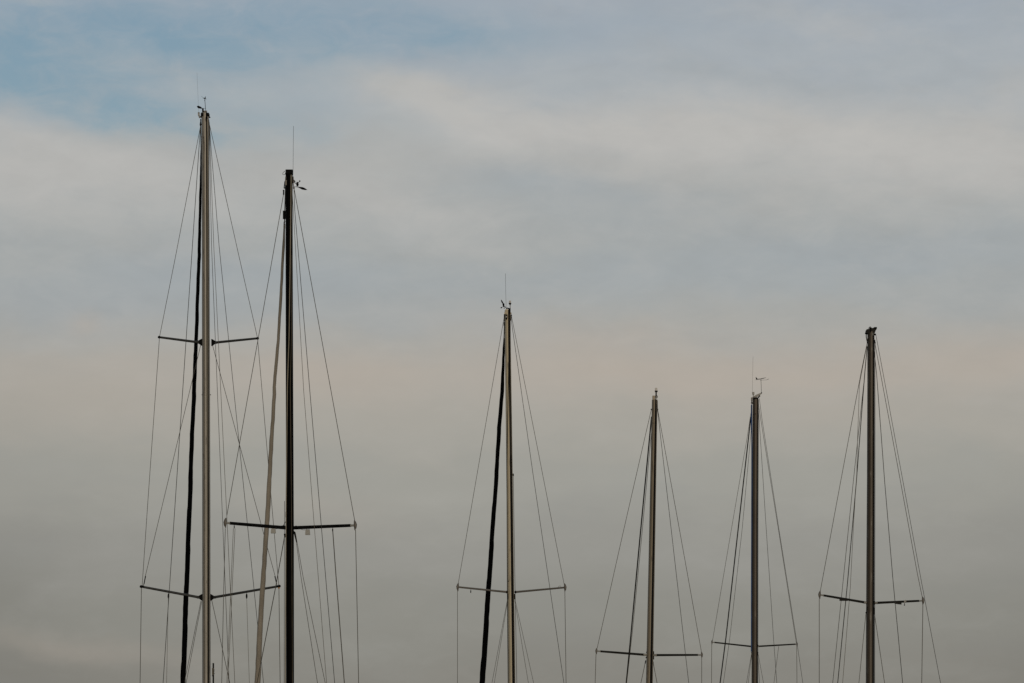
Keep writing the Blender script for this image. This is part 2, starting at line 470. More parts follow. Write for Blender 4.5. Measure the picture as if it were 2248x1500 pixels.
        if end == 'casting':
            q = MB(); h = (s.ch if hasattr(s, 'ch') else 11)*k
            q.path([T+Vector((.1*h, 0, h)), T+Vector((-.02*h, 0, .6*h)), T+Vector((-.1*h, 0, .1*h)), T+Vector((-.08*h, 0, -.5*h)), T+Vector((-.02*h, 0, -.8*h)), T+Vector((0, 0, -h))]
                   if tip[0] < root[0] else
                   [T+Vector((-.1*h, 0, h)), T+Vector((.02*h, 0, .6*h)), T+Vector((.1*h, 0, .1*h)), T+Vector((.08*h, 0, -.5*h)), T+Vector((.02*h, 0, -.8*h)), T+Vector((0, 0, -h))],
                   [.08*h, .24*h, .33*h, .25*h, .12*h, .10*h], 10, squash=1.0)
            q.build('spreader_tip', 'casting', o)
        elif end == 'cap':
            q = MB(); q.ball(T, w*k*.68, (1, 1, .9)); q.build('spreader_tip', 'black', o)
        if bracket:
            q = MB(); sg = 1 if tip[0] < root[0] else -1
            x, y = root
            q.prism([s.P(x-7*sg, y-2), s.P(x-2*sg, y-4), s.P(x+3*sg, y-7), s.P(x+6*sg, y-8), s.P(x+6*sg, y+7.5), s.P(x+3*sg, y+6.5), s.P(x-2*sg, y+2.5), s.P(x-7*sg, y+2)], .07)
            q.build('spreader_bracket', 'black', o, False)
        return o
    def block(s, x, y, h, dy, parent, m='black', name='block'):
        q = MB(); q.ball(s.P(x, y, dy), h*s.k/2, (.34, .4, 1)); q.path([s.P(x, y-h*.9, dy), s.P(x, y, dy)], .004, 5)
        return q.build(name, m, parent)
    def box_px(s, x0, y0, x1, y1, depth, name, m, parent, dy=0.0, tilt=0.0):
        c = s.P((x0+x1)/2, (y0+y1)/2, dy)
        q = MB(); q.box(c, ((x1-x0)*s.k, depth, (y1-y0)*s.k), 0, tilt)
        o = q.build(name, m, parent, False)
        return o
    def poly(s, pts, th, name, m, parent, dy=0.0):
        q = MB(); q.prism([s.P(x, y, dy) for x, y in pts], th); return q.build(name, m, parent, False)
    def tube(s, pts, r, name, m, parent, dy=0.0, n=8):
        q = MB(); q.path([s.P(x, y, dy) for x, y in pts], r, n); return q.build(name, m, parent)
    def bits(s, lst, name, m, parent):       # several lumps of one fitting: ('ball',x,y,r px,dy) or ('bar',x0,y0,x1,y1,r px,dy) or ('box',x0,y0,x1,y1,depth)
        q = MB()
        for b in lst:
            if b[0] == 'ball': q.ball(s.P(b[1], b[2], b[4] if len(b) > 4 else 0), b[3]*s.k)
            elif b[0] == 'bar': q.path([s.P(b[1], b[2], b[6] if len(b) > 6 else 0), s.P(b[3], b[4], b[6] if len(b) > 6 else 0)], b[5]*s.k, 8)
            elif b[0] == 'box': q.box(s.P((b[1]+b[3])/2, (b[2]+b[4])/2, b[6] if len(b) > 6 else 0), (abs(b[3]-b[1])*s.k, b[5], abs(b[4]-b[2])*s.k))
        return q.build(name, m, parent)

def backs(b, y): return -b.stay_dy(y, b.E)

# ================================================================== boat 1: tallest, double spreaders, black furled sail
b = Boat(101, 9, 'tallest sailboat, silver mast with two pairs of spreaders and black furled sail',
         [(450.5, 249), (451.5, 500), (452, 750), (452.8, 1100), (453.2, 1500)], (16.5, 18.5), 1.5, 13.5, 4.1)
m1 = b.mast('alloy', 'slot', .075, .17)
W_ = b.wire
W_('halyard', [(455, 262), (455.6, 1500)], [-.165, -.165], .007, 'paler', True)
W_('halyard', [(447.6, 300), (448.6, 1500)], [-.14, -.14], .006, 'rope', True)
b.furl([(441.5, 330, 3), (440.5, 400, 5), (437.3, 560, 7.5), (432, 700, 8), (426.6, 850, 9.3), (421.5, 960, 9.6), (416.3, 1110, 10.5), (411.3, 1240, 11), (406, 1380, 12), (402, 1500, 12)], 'blacksail')
W_('forestay', [(440.5, 262), (441.5, 335)], [.1, .25], .012, 'steel')
# cap shrouds, masthead to upper tips, upper to lower tips, down to deck
W_('shroud', [(440, 278), (386, 560), (350, 741)], [0, -.2, -.35])
W_('shroud', [(459.5, 272), (524, 560), (565.5, 743)], [0, -.2, -.35])
W_('shroud', [(350, 742), (324, 1110), (312, 1287)], [-.35, -.38, -.4])
W_('shroud', [(565.5, 744), (596.8, 1110), (612, 1286)], [-.35, -.38, -.4])
W_('shroud', [(310.5, 1289), (307.5, 1500)], [-.4, -.4], .007, to_deck=True)
W_('shroud', [(612.3, 1289), (615, 1500)], [-.4, -.4], .007, to_deck=True)
w = W_('diagonal_shroud', [(441, 756), (319, 1265), (315, 1285)], [0, -.37, -.38])
q = MB(); q.path([b.P(319.5, 1265, -.37), b.P(316, 1283, -.38)], [.014, .011], 8); q.build('turnbuckle', 'black', w)
w = W_('diagonal_shroud', [(466, 756), (604, 1265), (608, 1284)], [0, -.37, -.38])
q = MB(); q.path([b.P(603.5, 1265, -.37), b.P(607, 1281, -.38)], [.014, .011], 8); q.build('turnbuckle', 'black', w)
W_('lower_shroud', [(441, 1320), (404.5, 1500)], [0, .15], to_deck=True)
W_('lower_shroud', [(443, 1320), (408.6, 1500)], [0, -.15], to_deck=True)
W_('lower_shroud', [(464.5, 1316), (504.6, 1500)], [0, -.1], .0065, to_deck=True)
# twin backstays, topping lift and spare halyard led aft
W_('backstay', [(439.5, 285), (358, 1500)], [backs(b, 285), backs(b, 1500)], .0068, to_deck=True)
W_('backstay', [(459.5, 268), (463, 320), (481, 540), (578.6, 1500)], [backs(b, 268), backs(b, 320), backs(b, 540), backs(b, 1500)], .0058, to_deck=True)
W_('topping_lift', [(458.5, 262), (460.8, 360), (464.4, 540), (503, 1500)], [-.1, -.3, -.8, -2.6], .0055, to_deck=True)
W_('halyard', [(459, 264), (462.5, 350), (469.3, 540), (515.6, 1500)], [-.1, -.3, -.9, -3.0], .0052, 'rope', to_deck=True)
o = b.spreader((349.5, 740.5), (438, 752), 5.0, end='cap', bracket=True)
o = b.spreader((565.5, 743), (470, 752.5), 5.0, end='cap', bracket=True)
o = b.spreader((310, 1288), (439, 1312), 5.2, end='cap', bracket=True, tdy=-.4)
b.bits([('box', 307.5, 1285.6, 316, 1290.6, .05, -.42)], 'end_fitting', 'black', o)
W_('flag_halyard', [(369.5, 1312), (365.7, 1500)], [-.25, -.25], .0042, 'rope', True)
b.block(369.8, 1309, 12, -.25, o)
o = b.spreader((613, 1287), (467, 1312), 5.2, end='cap', bracket=True, tdy=-.4)
b.bits([('box', 607, 1285, 615.5, 1289.5, .05, -.42)], 'end_fitting', 'black', o)
b.bits([('ball', 612.3, 1291, 2, -.42)], 'tape_wrap', 'orange', o)
W_('flag_halyard', [(541.5, 1312), (547.4, 1500)], [-.25, -.25], .0042, 'rope', True)
b.block(541.5, 1309, 12, -.25, o)
# masthead
hd = b.bits([('box', 441.5, 250, 459.5, 257, .24), ('ball', 457, 253, 3.2), ('ball', 460.5, 258, 1.6), ('bar', 453, 258, 453, 266, 2.0, -.15), ('bar', 440, 258, 446, 252, 2.0)], 'masthead_crane', 'black', m1)
b.bits([('box', 447.5, 243.5, 454.5, 246, .06), ('box', 447.8, 247.6, 454.2, 250, .07)], 'anchor_light', 'casting', b.e)
al = b.bits([('box', 448.4, 245.6, 453.8, 248.2, .05), ('box', 446.5, 249.6, 455.5, 252, .1)], 'lamp_base', 'black', hd)
b.bits([('ball', 436.4, 248.5, 2.4), ('box', 434.5, 249, 438.3, 254, .04), ('bar', 437, 254, 439, 259, 1.8)], 'steaming_light', 'white', b.e)
b.bits([('bar', 438, 258, 444, 255, 1.3), ('ball', 440.5, 262, 1.2), ('bar', 441, 263, 440.5, 268, .9), ('ball', 440.3, 273, 2.3), ('bar', 440.5, 268, 440, 277, 1.5)], 'halyard_block', 'black', hd)
v = b.bits([('ball', 445.3, 241.5, 2.1), ('bar', 445.3, 238, 445.5, 246, 1.9), ('ball', 443.5, 247.7, 1.4), ('bar', 443.5, 247.7, 446, 245, .5), ('bar', 446, 238, 452, 238.2, .35), ('bar', 446, 246, 450, 250, 1.0)], 'wind_sensor', 'black', b.e)
b.poly([(432.2, 233), (436, 232.4), (440.5, 234.5), (445, 238.3), (441, 239), (435.5, 238), (433, 236)], .006, 'vane_blade', 'black', v)
v = b.bits([('bar', 451.6, 244, 449.5, 217, .55), ('ball', 449.5, 220.5, 1.0), ('bar', 445.5, 215.5, 453, 217.8, .5), ('bar', 451, 212, 450.8, 218, .55), ('bar', 442, 212, 448, 216, .22)], 'wind_indicator', 'black', b.e)
b.poly([(447.5, 216), (450.5, 213.5), (451, 217.5), (449, 218)], .006, 'arrow_tail', 'black', v)
b.tube([(432.4, 160), (434.2, 200), (436.2, 246)], .0016, 'antenna', 'steel', b.e)
for y in (301, 325, 867):
    b.bits([('ball', 441.5 if y < 800 else 443.7, y, 1.3)], 'padeye', 'casting', m1)
b.bits([('ball', 462.2, 867, 1.2)], 'padeye', 'casting', m1)

# ================================================================== boat 2: black mast, taupe furled sail
b = Boat(84, 10, 'sailboat with black mast and taupe furled sail, in front of the tall silver mast',
         [(634.6, 384), (634.8, 560), (635.5, 850), (636.7, 1160), (636.7, 1500)], (15.5, 17.6), 1.4, 11.2, 3.7, 'hullb')
m2 = b.mast('carbon', 'carbon', .14, 0)
W_ = b.wire
b.furl([(624.3, 487, 3), (622.6, 540, 5.8), (616.5, 650, 6.2), (609.8, 760, 6.6), (602.7, 850, 7.6), (595.5, 980, 9), (588.3, 1110, 10.5), (580, 1240, 10.5), (571.5, 1370, 12), (565, 1500, 13.2)], 'greysail')
W_('forestay', [(627, 400), (624.5, 490)], [.08, .3], .010, 'steel')
b.bits([('box', 621, 463, 627, 481, .06, .2)], 'furler_swivel', 'black', b.e)
b.bits([('ball', 625.5, 487, 1.1, .1), ('bar', 625.5, 492, 625.5, 502, .8, .1)], 'halyard_shackle', 'casting', b.e)
W_('shroud', [(622.6, 426), (574.6, 700), (547.8, 850), (498, 1132)], [0, -.1, -.2, -.35])
W_('shroud', [(646, 416), (727, 860), (778.8, 1144)], [0, -.2, -.35])
W_('shroud', [(494.6, 1160), (491, 1300), (486.7, 1500)], [-.35, -.35, -.35], .0055, to_deck=True)
W_('shroud', [(780.5, 1164), (787.3, 1500)], [-.35, -.35], .0062, to_deck=True)
W_('backstay', [(645.2, 413), (647, 460), (680.3, 860), (734.7, 1500)], [backs(b, 413), backs(b, 460), backs(b, 860), backs(b, 1500)], .0055, to_deck=True)
W_('topping_lift', [(641.5, 420), (666.8, 860), (717, 1500)], [-.25, -1.2, -2.6], .0042, 'rope', to_deck=True)
W_('lower_shroud', [(625, 1176), (605.5, 1287), (566, 1490)], [0, .1, .35], .0075, to_deck=True)
W_('lower_shroud', [(648, 1172), (661.3, 1270), (697, 1500)], [0, .02, .15], .005, to_deck=True)
W_('lower_shroud', [(649, 1172), (666, 1270), (714, 1500)], [0, -.05, -.15], .005, to_deck=True)
q = MB(); q.path([b.P(644, 1166), b.P(647, 1170), b.P(648.5, 1178), b.P(651.5, 1191)], [.012, .02, .016, .013], 8); q.build('shroud_tang', 'black', b.e)
q = MB(); q.path([b.P(625, 1172), b.P(626, 1180)], [.02, .016], 8); q.build('shroud_tang', 'black', b.e)
W_('halyard', [(639.2, 384), (637.4, 560), (634.5, 740), (630.8, 850), (628, 1110), (626.3, 1500)], [-.115]*3+[-.108, -.09, -.07], .0088, 'paler', True)
W_('halyard', [(641.2, 560), (639.8, 740), (637.2, 850), (640, 1100), (642, 1500)], [-.10, -.112, -.118, -.112, -.105], .005, 'rope', True)
W_('halyard', [(624.6, 1100), (623.8, 1500)], [.02, .02], .005, 'steel', True)
o = b.spreader((495.2, 1148), (627, 1159), 7.0, 'black', end='casting', stubs=(.07, 0)); 
b.block(514.2, 1157, 7, -.3, o)
W_('flag_halyard', [(512.3, 1160), (498, 1500)], [-.3, -.3], .0045, 'rope', True)
W_('flag_halyard', [(516, 1160), (512, 1240), (500.5, 1500)], [-.3, -.32, -.3], .0045, 'rope', True)
b.bits([('ball', 623, 1157.5, 4.4), ('ball', 619.5, 1156.5, 2.8)], 'spreader_bracket', 'black', o)
o = b.spreader((779, 1153.5), (645, 1159), 7.0, 'black', end='casting', stubs=(.07, 0))
b.block(730.3, 1164, 8, -.25, o)
b.bits([('ball', 650, 1158.5, 4.4)], 'spreader_bracket', 'black', o)
W_('flag_halyard', [(730.6, 1167), (738, 1270), (756, 1500)], [-.25, -.25, -.2], .0085, 'steel', True)
for (x0, y0, x1, y1, xb) in ((594.5, 1161, 605.5, 1171, 618), (670, 1163.5, 680.8, 1174.5, 655)):
    q = MB(); q.prism([b.P(x0+.8, y0, -.12), b.P(x1-.8, y0, -.12), b.P(x1, y1-1, -.12), b.P(x1-.8, y1, -.12), b.P(x0+.4, y1, -.12), b.P(x0, y1-1, -.12)], .08)
    fl = q.build('deck_floodlight', 'white', b.e, False)
    b.bits([('bar', (x0+x1)/2-2, y0-3, (x0+x1)/2-2, y0+1, .6, -.12), ('bar', (x0+x1)/2+3, y0-3, (x0+x1)/2+3, y0+1, .6, -.12), ('bar', (x0+x1)/2-2.2, y0-.2, (x0+x1)/2+3.2, y0-.2, .5, -.12)], 'lamp_bracket', 'slot', fl)
    b.tube([((x0+x1)/2, y0-.5), ((x0+x1)/2*.55+xb*.45, y0+.3), (xb, y0-3)], .0035, 'cable', 'black', fl, -.12)
b.tube([(622, 1155), (624, 1150), (628, 1144)], .006, 'cable', 'black', m2, -.05)
b.bits([('bar', 627.3, 1124, 627.2, 1136, .8, -.05)], 'cleat', 'casting', m2)
hd = b.bits([('box', 627.5, 374, 643, 383, .2), ('ball', 630, 381, 4.2), ('box', 629, 380, 641, 387, .16), ('ball', 641, 377, 2.5)], 'masthead_crane', 'black', m2)
q = MB(); q.path([b.P(x, y, -.02) for x, y in ((630, 374.5), (626, 375.5), (621.5, 379), (620.3, 382.5), (622.5, 384), (627, 382.5))], .0045, 6); q.build('cable', 'black', hd)
b.bits([('bar', 627.5, 388, 626.5, 398, 1.2, -.1), ('box', 626, 396, 629.5, 407, .05, -.1)], 'halyard_sheave', 'casting', hd)
b.bits([('bar', 625.5, 398, 623.5, 414, 1.1), ('ball', 622.5, 419, 1.9), ('bar', 622.8, 417, 622.5, 428, 1.5), ('ball', 625, 413, 1.6)], 'shroud_tang', 'black', b.e)
b.bits([('bar', 643, 388, 644, 402, 1.6), ('ball', 645.2, 413, 2.2), ('bar', 643.5, 402, 645, 413, 1.0)], 'shroud_tang', 'casting', b.e)
v = b.bits([('bar', 643, 400, 652.5, 404, .8), ('bar', 643.5, 395, 648, 399, 1.3), ('ball', 653, 405, 3.0), ('bar', 653, 400, 653, 409, 2.2), ('bar', 653, 404, 658, 398, .5), ('ball', 658, 397.8, 1.7), ('bar', 645, 410, 654, 411, .5), ('ball', 647, 398.5, 1.6)], 'wind_sensor', 'black', b.e)
b.poly([(650, 409.8), (656, 410.3), (664, 411), (669, 413), (675, 417.3), (669, 417.6), (662, 416), (657, 413)], .006, 'vane_blade', 'black', v)
b.tube([(644.3, 277), (643.8, 320), (643.3, 388)], .0030, 'antenna', 'black', b.e)

# ================================================================== boat 3: cream mast, black furled sail
b = Boat(101, 15, 'sailboat with cream mast and black furled sail, nearest the middle of the row',
         [(1114.5, 681), (1114.6, 740), (1117.5, 950), (1119.3, 1100), (1121.3, 1300), (1123.6, 1500)], (12.5, 15), 1.4, 10.4, 3.5)
m3 = b.mast('cream', 'slot', .13, .12)
W_ = b.wire
b.furl([(1106.8, 742, 3.5), (1106, 765, 5), (1103.5, 840, 7.8), (1096, 940, 9), (1090, 1040, 9), (1083, 1140, 9.7), (1074.8, 1260, 10.8), (1066, 1390, 12), (1059, 1500, 12.8)], 'blacksail')
W_('forestay', [(1108, 692), (1106.5, 745)], [.08, .2], .012, 'steel')
b.bits([('bar', 1107, 708, 1107.3, 716, 1.8, .1)], 'furler_swivel', 'black', b.e)
W_('shroud', [(1107.5, 692), (1051, 1020), (1005.5, 1284)], [0, -.2, -.35], .0052)
W_('shroud', [(1122.5, 692), (1187, 1020), (1238.7, 1284)], [0, -.2, -.35], .0052)
W_('shroud', [(1004.3, 1296), (1004.3, 1500)], [-.35, -.35], .0052, to_deck=True)
W_('shroud', [(1240, 1296), (1242.7, 1500)], [-.35, -.35], .0062, to_deck=True)
W_('backstay', [(1122, 700), (1170, 1040), (1238, 1500)], [backs(b, 700), backs(b, 1040), backs(b, 1500)], .0055, to_deck=True)
W_('lower_shroud', [(1114, 1316), (1080, 1500)], [0, .15], .0045, to_deck=True)
W_('lower_shroud', [(1114.6, 1318), (1085, 1500)], [0, -.15], .0045, to_deck=True)
W_('lower_shroud', [(1130, 1318), (1160, 1500)], [0, .15], .0045, to_deck=True)
W_('lower_shroud', [(1130.5, 1316), (1171.6, 1500)], [0, -.15], .0045, to_deck=True)
W_('halyard', [(1126.8, 1044), (1130, 1250), (1134.6, 1500)], [0, 0, 0], .0058, 'steel', True)
W_('halyard', [(1117.2, 760), (1115.2, 900), (1112.6, 1030), (1113.6, 1300), (1115.4, 1500)], [-.115, -.115, -.10, -.09, -.09], .007, 'slot', True)
W_('halyard', [(1120.4, 700), (1121.2, 870), (1121.8, 1000)], [-.115]*3, .005, 'rope')
b.ch = 9
o = b.spreader((1005.5, 1289), (1113, 1300), 4.0, 'casting', end='casting'); 
b.block(1033.5, 1299, 7, -.25, o)
b.bits([('ball', 1112.5, 1300, 3), ('bar', 1115, 1304, 1115.3, 1316, 1.4, -.05)], 'spreader_bracket', 'black', o)
o = b.spreader((1240, 1290), (1131, 1300), 4.0, 'casting', end='casting')
b.bits([('ball', 1132, 1300, 3), ('bar', 1130, 1304, 1130, 1316, 1.4, -.05)], 'spreader_bracket', 'black', o)
q = MB(); q.path([b.P(1229+3.2*math.cos(a), 1290-3.4*math.sin(a), -.32) for a in (math.pi, 2.5, 1.9, 1.2, .6)], .005, 6); q.build('wire_loop', 'casting', o)
hd = b.bits([('box', 1109.5, 680, 1116, 690, .16), ('box', 1107, 686, 1112, 690, .06), ('ball', 1121, 688, 2.2)], 'masthead_crane', 'cream', m3)
b.bits([('box', 1116.4, 677.5, 1121, 690, .17), ('bar', 1111, 677.5, 1115, 676.5, 1.3), ('bar', 1115, 677, 1120, 679, 1.4)], 'sheave_box', 'black', hd)
b.bits([('bar', 1107.2, 690, 1107, 700, 1.1), ('ball', 1106.8, 703, 1.5)], 'shroud_tang', 'black', b.e)
b.bits([('ball', 1122.2, 692.5, 2.0), ('bar', 1121.6, 694, 1122, 704, 1.2)], 'shroud_tang', 'black', b.e)
o = b.bits([('box', 1109.8, 691, 1114.2, 694, .05, -.12), ('box', 1110.3, 697.5, 1113.8, 699.5, .05, -.12), ('box', 1113, 693, 1114.2, 698.5, .04, -.12), ('ball', 1112, 700.5, 1.5, -.12)], 'lamp_bracket', 'black', b.e)
b.bits([('box', 1110.4, 694.2, 1113, 697.4, .05, -.12)], 'lamp_lens', 'white', o)
al = b.tube([(1120, 668), (1120, 681)], .009, 'anchor_light', 'white', b.e)
b.bits([('box', 1117.3, 660.5, 1121.8, 665.8, .05)], 'lamp_lens', 'lens', al)
b.bits([('box', 1116.8, 665.5, 1122.4, 667.6, .06), ('bar', 1119.8, 667, 1119.8, 670, 1.6)], 'lamp_base', 'black', al)
v = b.bits([('ball', 1105.3, 669, 2.3), ('bar', 1105, 666, 1105.8, 674, 1.9), ('ball', 1100.5, 675.7, 1.6), ('bar', 1100.5, 675.7, 1104, 674.3, .4), ('ball', 1107, 676.5, 1.2), ('bar', 1106, 672, 1112, 677, .7), ('bar', 1110, 675.6, 1109, 673, .4)], 'wind_sensor', 'black', b.e)
b.poly([(1099.6, 658.3), (1101.2, 658.8), (1104, 663), (1105.6, 667.5), (1103.8, 667.6), (1101.5, 665), (1100, 661.5)], .006, 'vane_blade', 'black', v)
b.tube([(1109.5, 600.5), (1110.2, 640), (1111.2, 676)], .0030, 'antenna', 'black', b.e)
b.bits([('bar', 1126.6, 1040, 1126.9, 1045, 1.3)], 'cleat', 'black', m3)
b.bits([('ball', 1116.2, 1276, 1.0, -.09)], 'padeye', 'black', m3)

# ================================================================== boat 4: short tan-grey mast, bare furler rod
b = Boat(84, 9, 'small sailboat with tan mast leaning slightly left, topped only by an anchor light',
         [(1437.3, 878), (1436, 945), (1431.7, 1180), (1427.5, 1400), (1425.6, 1500)], (12, 14.8), 1.2, 8.3, 2.8)
m4 = b.mast('bronze', 'slot', .10, .13)
W_ = b.wire
W_('shroud', [(1429.9, 899), (1365.5, 1180), (1311, 1423)], [0, -.2, -.3], .0048)
W_('shroud', [(1443.8, 899), (1494.7, 1180), (1540, 1432)], [0, -.2, -.3], .0048)
W_('backstay', [(1443.5, 900), (1475.5, 1180), (1512, 1500)], [backs(b, 900), backs(b, 1180), backs(b, 1500)], .0048, to_deck=True)
W_('furler_rod', [(1430.4, 915), (1405, 1180), (1384.5, 1400), (1374.8, 1500)], [.1, b.stay_dy(1180, b.J), b.stay_dy(1400, b.J), b.stay_dy(1500, b.J)], .0125, 'rubber', to_deck=True)
W_('halyard', [(1431, 940), (1408.6, 1180), (1388, 1390), (1375.8, 1500)], [.08, b.stay_dy(1180, b.J)-.05, b.stay_dy(1400, b.J)-.05, b.stay_dy(1500, b.J)-.05], .0048, 'rope', to_deck=True)
W_('shroud', [(1308.5, 1435), (1306.5, 1500)], [-.3, -.3], .0052, to_deck=True)
W_('shroud', [(1540.5, 1445), (1540.5, 1500)], [-.3, -.3], .0052, to_deck=True)
W_('lower_shroud', [(1417.5, 1450), (1407, 1500)], [0, 0], .0055, to_deck=True)
W_('lower_shroud', [(1433, 1450), (1442.5, 1500)], [0, 0], .0055, to_deck=True)
b.bits([('bar', 1417.6, 1450, 1416.4, 1457, 1.2)], 'shroud_tang', 'black', b.e)
b.bits([('bar', 1432.8, 1450, 1434, 1457, 1.2)], 'shroud_tang', 'black', b.e)
b.ch = 7
o = b.spreader((1309.8, 1429.5), (1419.5, 1438), 4.6, 'rubber', end='casting', stubs=(.075, .06), tdy=-.3)
b.bits([('bar', 1420.3, 1431, 1419.8, 1445, .9), ('ball', 1419.5, 1432, 1.4), ('ball', 1418.8, 1444, 1.6)], 'spreader_bracket', 'black', o)
o = b.spreader((1540.3, 1438), (1434, 1438.5), 4.6, 'rubber', end='casting', stubs=(.075, .07), tdy=-.3)
b.bits([('box', 1433.2, 1430, 1436, 1448, .04)], 'spreader_bracket', 'black', o)
hd = b.bits([('box', 1432.2, 869.5, 1438, 879, .14)], 'masthead_crane', 'bronze', m4)
b.bits([('box', 1438.6, 869.3, 1443.6, 873, .1), ('ball', 1443, 880.5, 1.2), ('bar', 1439.6, 871, 1439.6, 880, .9, -.08), ('bar', 1443, 880, 1443.4, 900, .9)], 'sheave_box', 'black', hd)
b.bits([('bar', 1441.4, 870, 1441.2, 875, 1.7, -.1)], 'halyard_shackle', 'white', hd)
b.bits([('ball', 1429.8, 899, 1.5)], 'shroud_tang', 'black', b.e)
b.bits([('ball', 1443.8, 899, 1.5)], 'shroud_tang', 'black', b.e)
al = b.tube([(1440.4, 860), (1440.4, 870)], .014, 'anchor_light', 'black', b.e)
b.bits([('box', 1437.9, 852, 1443, 858.4, .05)], 'lamp_lens', 'lens', al)
b.bits([('box', 1437.5, 858, 1443.7, 860.8, .055)], 'lamp_base', 'black', al)
b.bits([('bar', 1432.3, 929, 1433.8, 929, .8, -.06), ('bar', 1434, 929, 1438, 929.4, .3, -.08)], 'rivet', 'black', m4)

# ================================================================== boat 5: slim brown mast, blue halyard, wind vane on a bracket
b = Boat(101, 8, 'sailboat with slim dark mast with blue halyard, arrow shaped wind vane on top',
         [(1658.6, 877), (1658, 1000), (1657.2, 1160), (1656.7, 1400), (1656.5, 1500)], (12, 13), 1.3, 9.4, 3.1)
m5 = b.mast('brown', 'slot', .08, .36)
W_ = b.wire
W_('shroud', [(1649.5, 900), (1639, 968), (1606, 1160), (1564, 1408)], [0, -.1, -.2, -.32], .0046)
W_('shroud', [(1665, 885), (1670, 920), (1708.4, 1160), (1748, 1411)], [0, -.05, -.2, -.32], .005)
W_('furler_rod', [(1648.4, 915), (1620.7, 1160), (1593.7, 1400), (1580.8, 1500)], [.08, b.stay_dy(1160, b.J), b.stay_dy(1400, b.J), b.stay_dy(1500, b.J)], .013, 'rubber', to_deck=True)
W_('inner_forestay', [(1649.5, 940), (1629.5, 1160), (1602.3, 1400), (1588, 1500)], [.05, .6, 1.2, 1.5], .0045, to_deck=True)
W_('topping_lift', [(1664, 880), (1682, 1160), (1698, 1400), (1705.4, 1500)], [-.1, -1.0, -1.8, -2.2], .0048, to_deck=True)
W_('backstay', [(1667, 875), (1672.8, 920), (1709.7, 1160), (1749.6, 1411), (1762.5, 1500)], [backs(b, 875), backs(b, 920), backs(b, 1160), backs(b, 1411), backs(b, 1500)], .0046, to_deck=True)
W_('shroud', [(1562.5, 1414), (1562, 1500)], [-.32, -.32], .0055, to_deck=True)
W_('shroud', [(1749, 1417), (1749.6, 1500)], [-.32, -.32], .0055, to_deck=True)
W_('flag_halyard', [(1709.5, 1419), (1699, 1500)], [-.2, -.2], .0045, to_deck=True)
for x0, x1, dy in ((1650, 1638.8, .1), (1650.6, 1642.5, -.1)): W_('lower_shroud', [(x0, 1434), (x1, 1500)], [0, dy], .0045, to_deck=True)
for x0, x1, dy in ((1663.5, 1667.5, .1), (1664, 1676.3, -.1)): W_('lower_shroud', [(x0, 1434), (x1, 1500)], [0, dy], .0045, to_deck=True)
W_('halyard', [(1650.2, 888), (1650.6, 1000), (1650.2, 1160), (1649.8, 1300), (1649.6, 1431)], [-.02]*5, .013, 'blue')
W_('halyard', [(1649.3, 890), (1649.2, 945)], [-.06]*2, .010, 'blue')
b.ch = 5
o = b.spreader((1563.3, 1410), (1650, 1419.5), 3.2, 'rubber', end='casting', stubs=(.06, .02), tdy=-.32)
b.bits([('ball', 1650.5, 1419.5, 2.3), ('ball', 1650.3, 1433, 1.6)], 'spreader_bracket', 'black', o)
o = b.spreader((1749.3, 1414.3), (1663, 1419.3), 3.2, 'rubber', end='casting', stubs=(.03, .04), tdy=-.32)
b.bits([('ball', 1663.5, 1418, 2.3), ('ball', 1663.6, 1433, 1.6)], 'spreader_bracket', 'black', o)
hd = b.bits([('box', 1653, 873.5, 1664.5, 878.5, .16), ('ball', 1667, 869.5, 2.2), ('ball', 1665.5, 872.5, 1.6), ('bar', 1665, 877, 1665.3, 889, .6)], 'masthead_crane', 'black', m5)
q = MB(); q.prism([b.P(x, y, -.02) for x, y in ((1652, 876), (1652, 871.5), (1661, 866.5), (1670, 863), (1672.3, 864.5), (1666, 869.5), (1660, 873), (1656, 877))], .05); q.build('vane_bracket', 'spread', hd, False)
b.bits([('box', 1648.7, 873, 1652, 879, .06)], 'steaming_light', 'casting', b.e)
b.bits([('bar', 1650.5, 879, 1650.5, 884, 1.3), ('ball', 1650.5, 885, 2.2), ('ball', 1653, 885.5, 1.6)], 'halyard_block', 'spread', b.e)
al = b.bits([('bar', 1653.7, 866, 1653.7, 871, 1.0)], 'anchor_light', 'white', b.e)
b.bits([('box', 1651.3, 861, 1656.1, 866.6, .05)], 'lamp_lens', 'spread', al)
v = b.tube([(1670.4, 832), (1671, 845), (1671.6, 862.5)], .0045, 'wind_vane', 'black', b.e)
b.bits([('bar', 1661.5, 832.8, 1671, 832, .65), ('bar', 1671, 831.6, 1681.5, 829.3, .4), ('bar', 1671, 831.8, 1678, 830.3, .7), ('ball', 1670.5, 835, 1.0), ('ball', 1671.5, 863, 1.6)], 'vane_arrow', 'black', v)
b.poly([(1658.8, 827.7), (1660.2, 828.6), (1663.5, 832.4), (1662, 833.6), (1659.8, 833.5)], .008, 'vane_fin', 'black', v)
b.bits([('bar', 1671, 834.8, 1683, 834.2, .25), ('bar', 1683, 834.2, 1688, 832, .35), ('bar', 1657, 834.3, 1669, 833.8, .18)], 'vane_reference_arms', 'black', v)
b.tube([(1653.1, 782), (1652.4, 820), (1651.7, 862)], .0020, 'antenna', 'steel', b.e)
b.bits([('ball', 1658.4, 909, 1.1, -.1), ('bar', 1653, 909.6, 1655.5, 909.6, .7, -.08), ('ball', 1665.3, 888.5, .9)], 'rivet', 'black', m5)

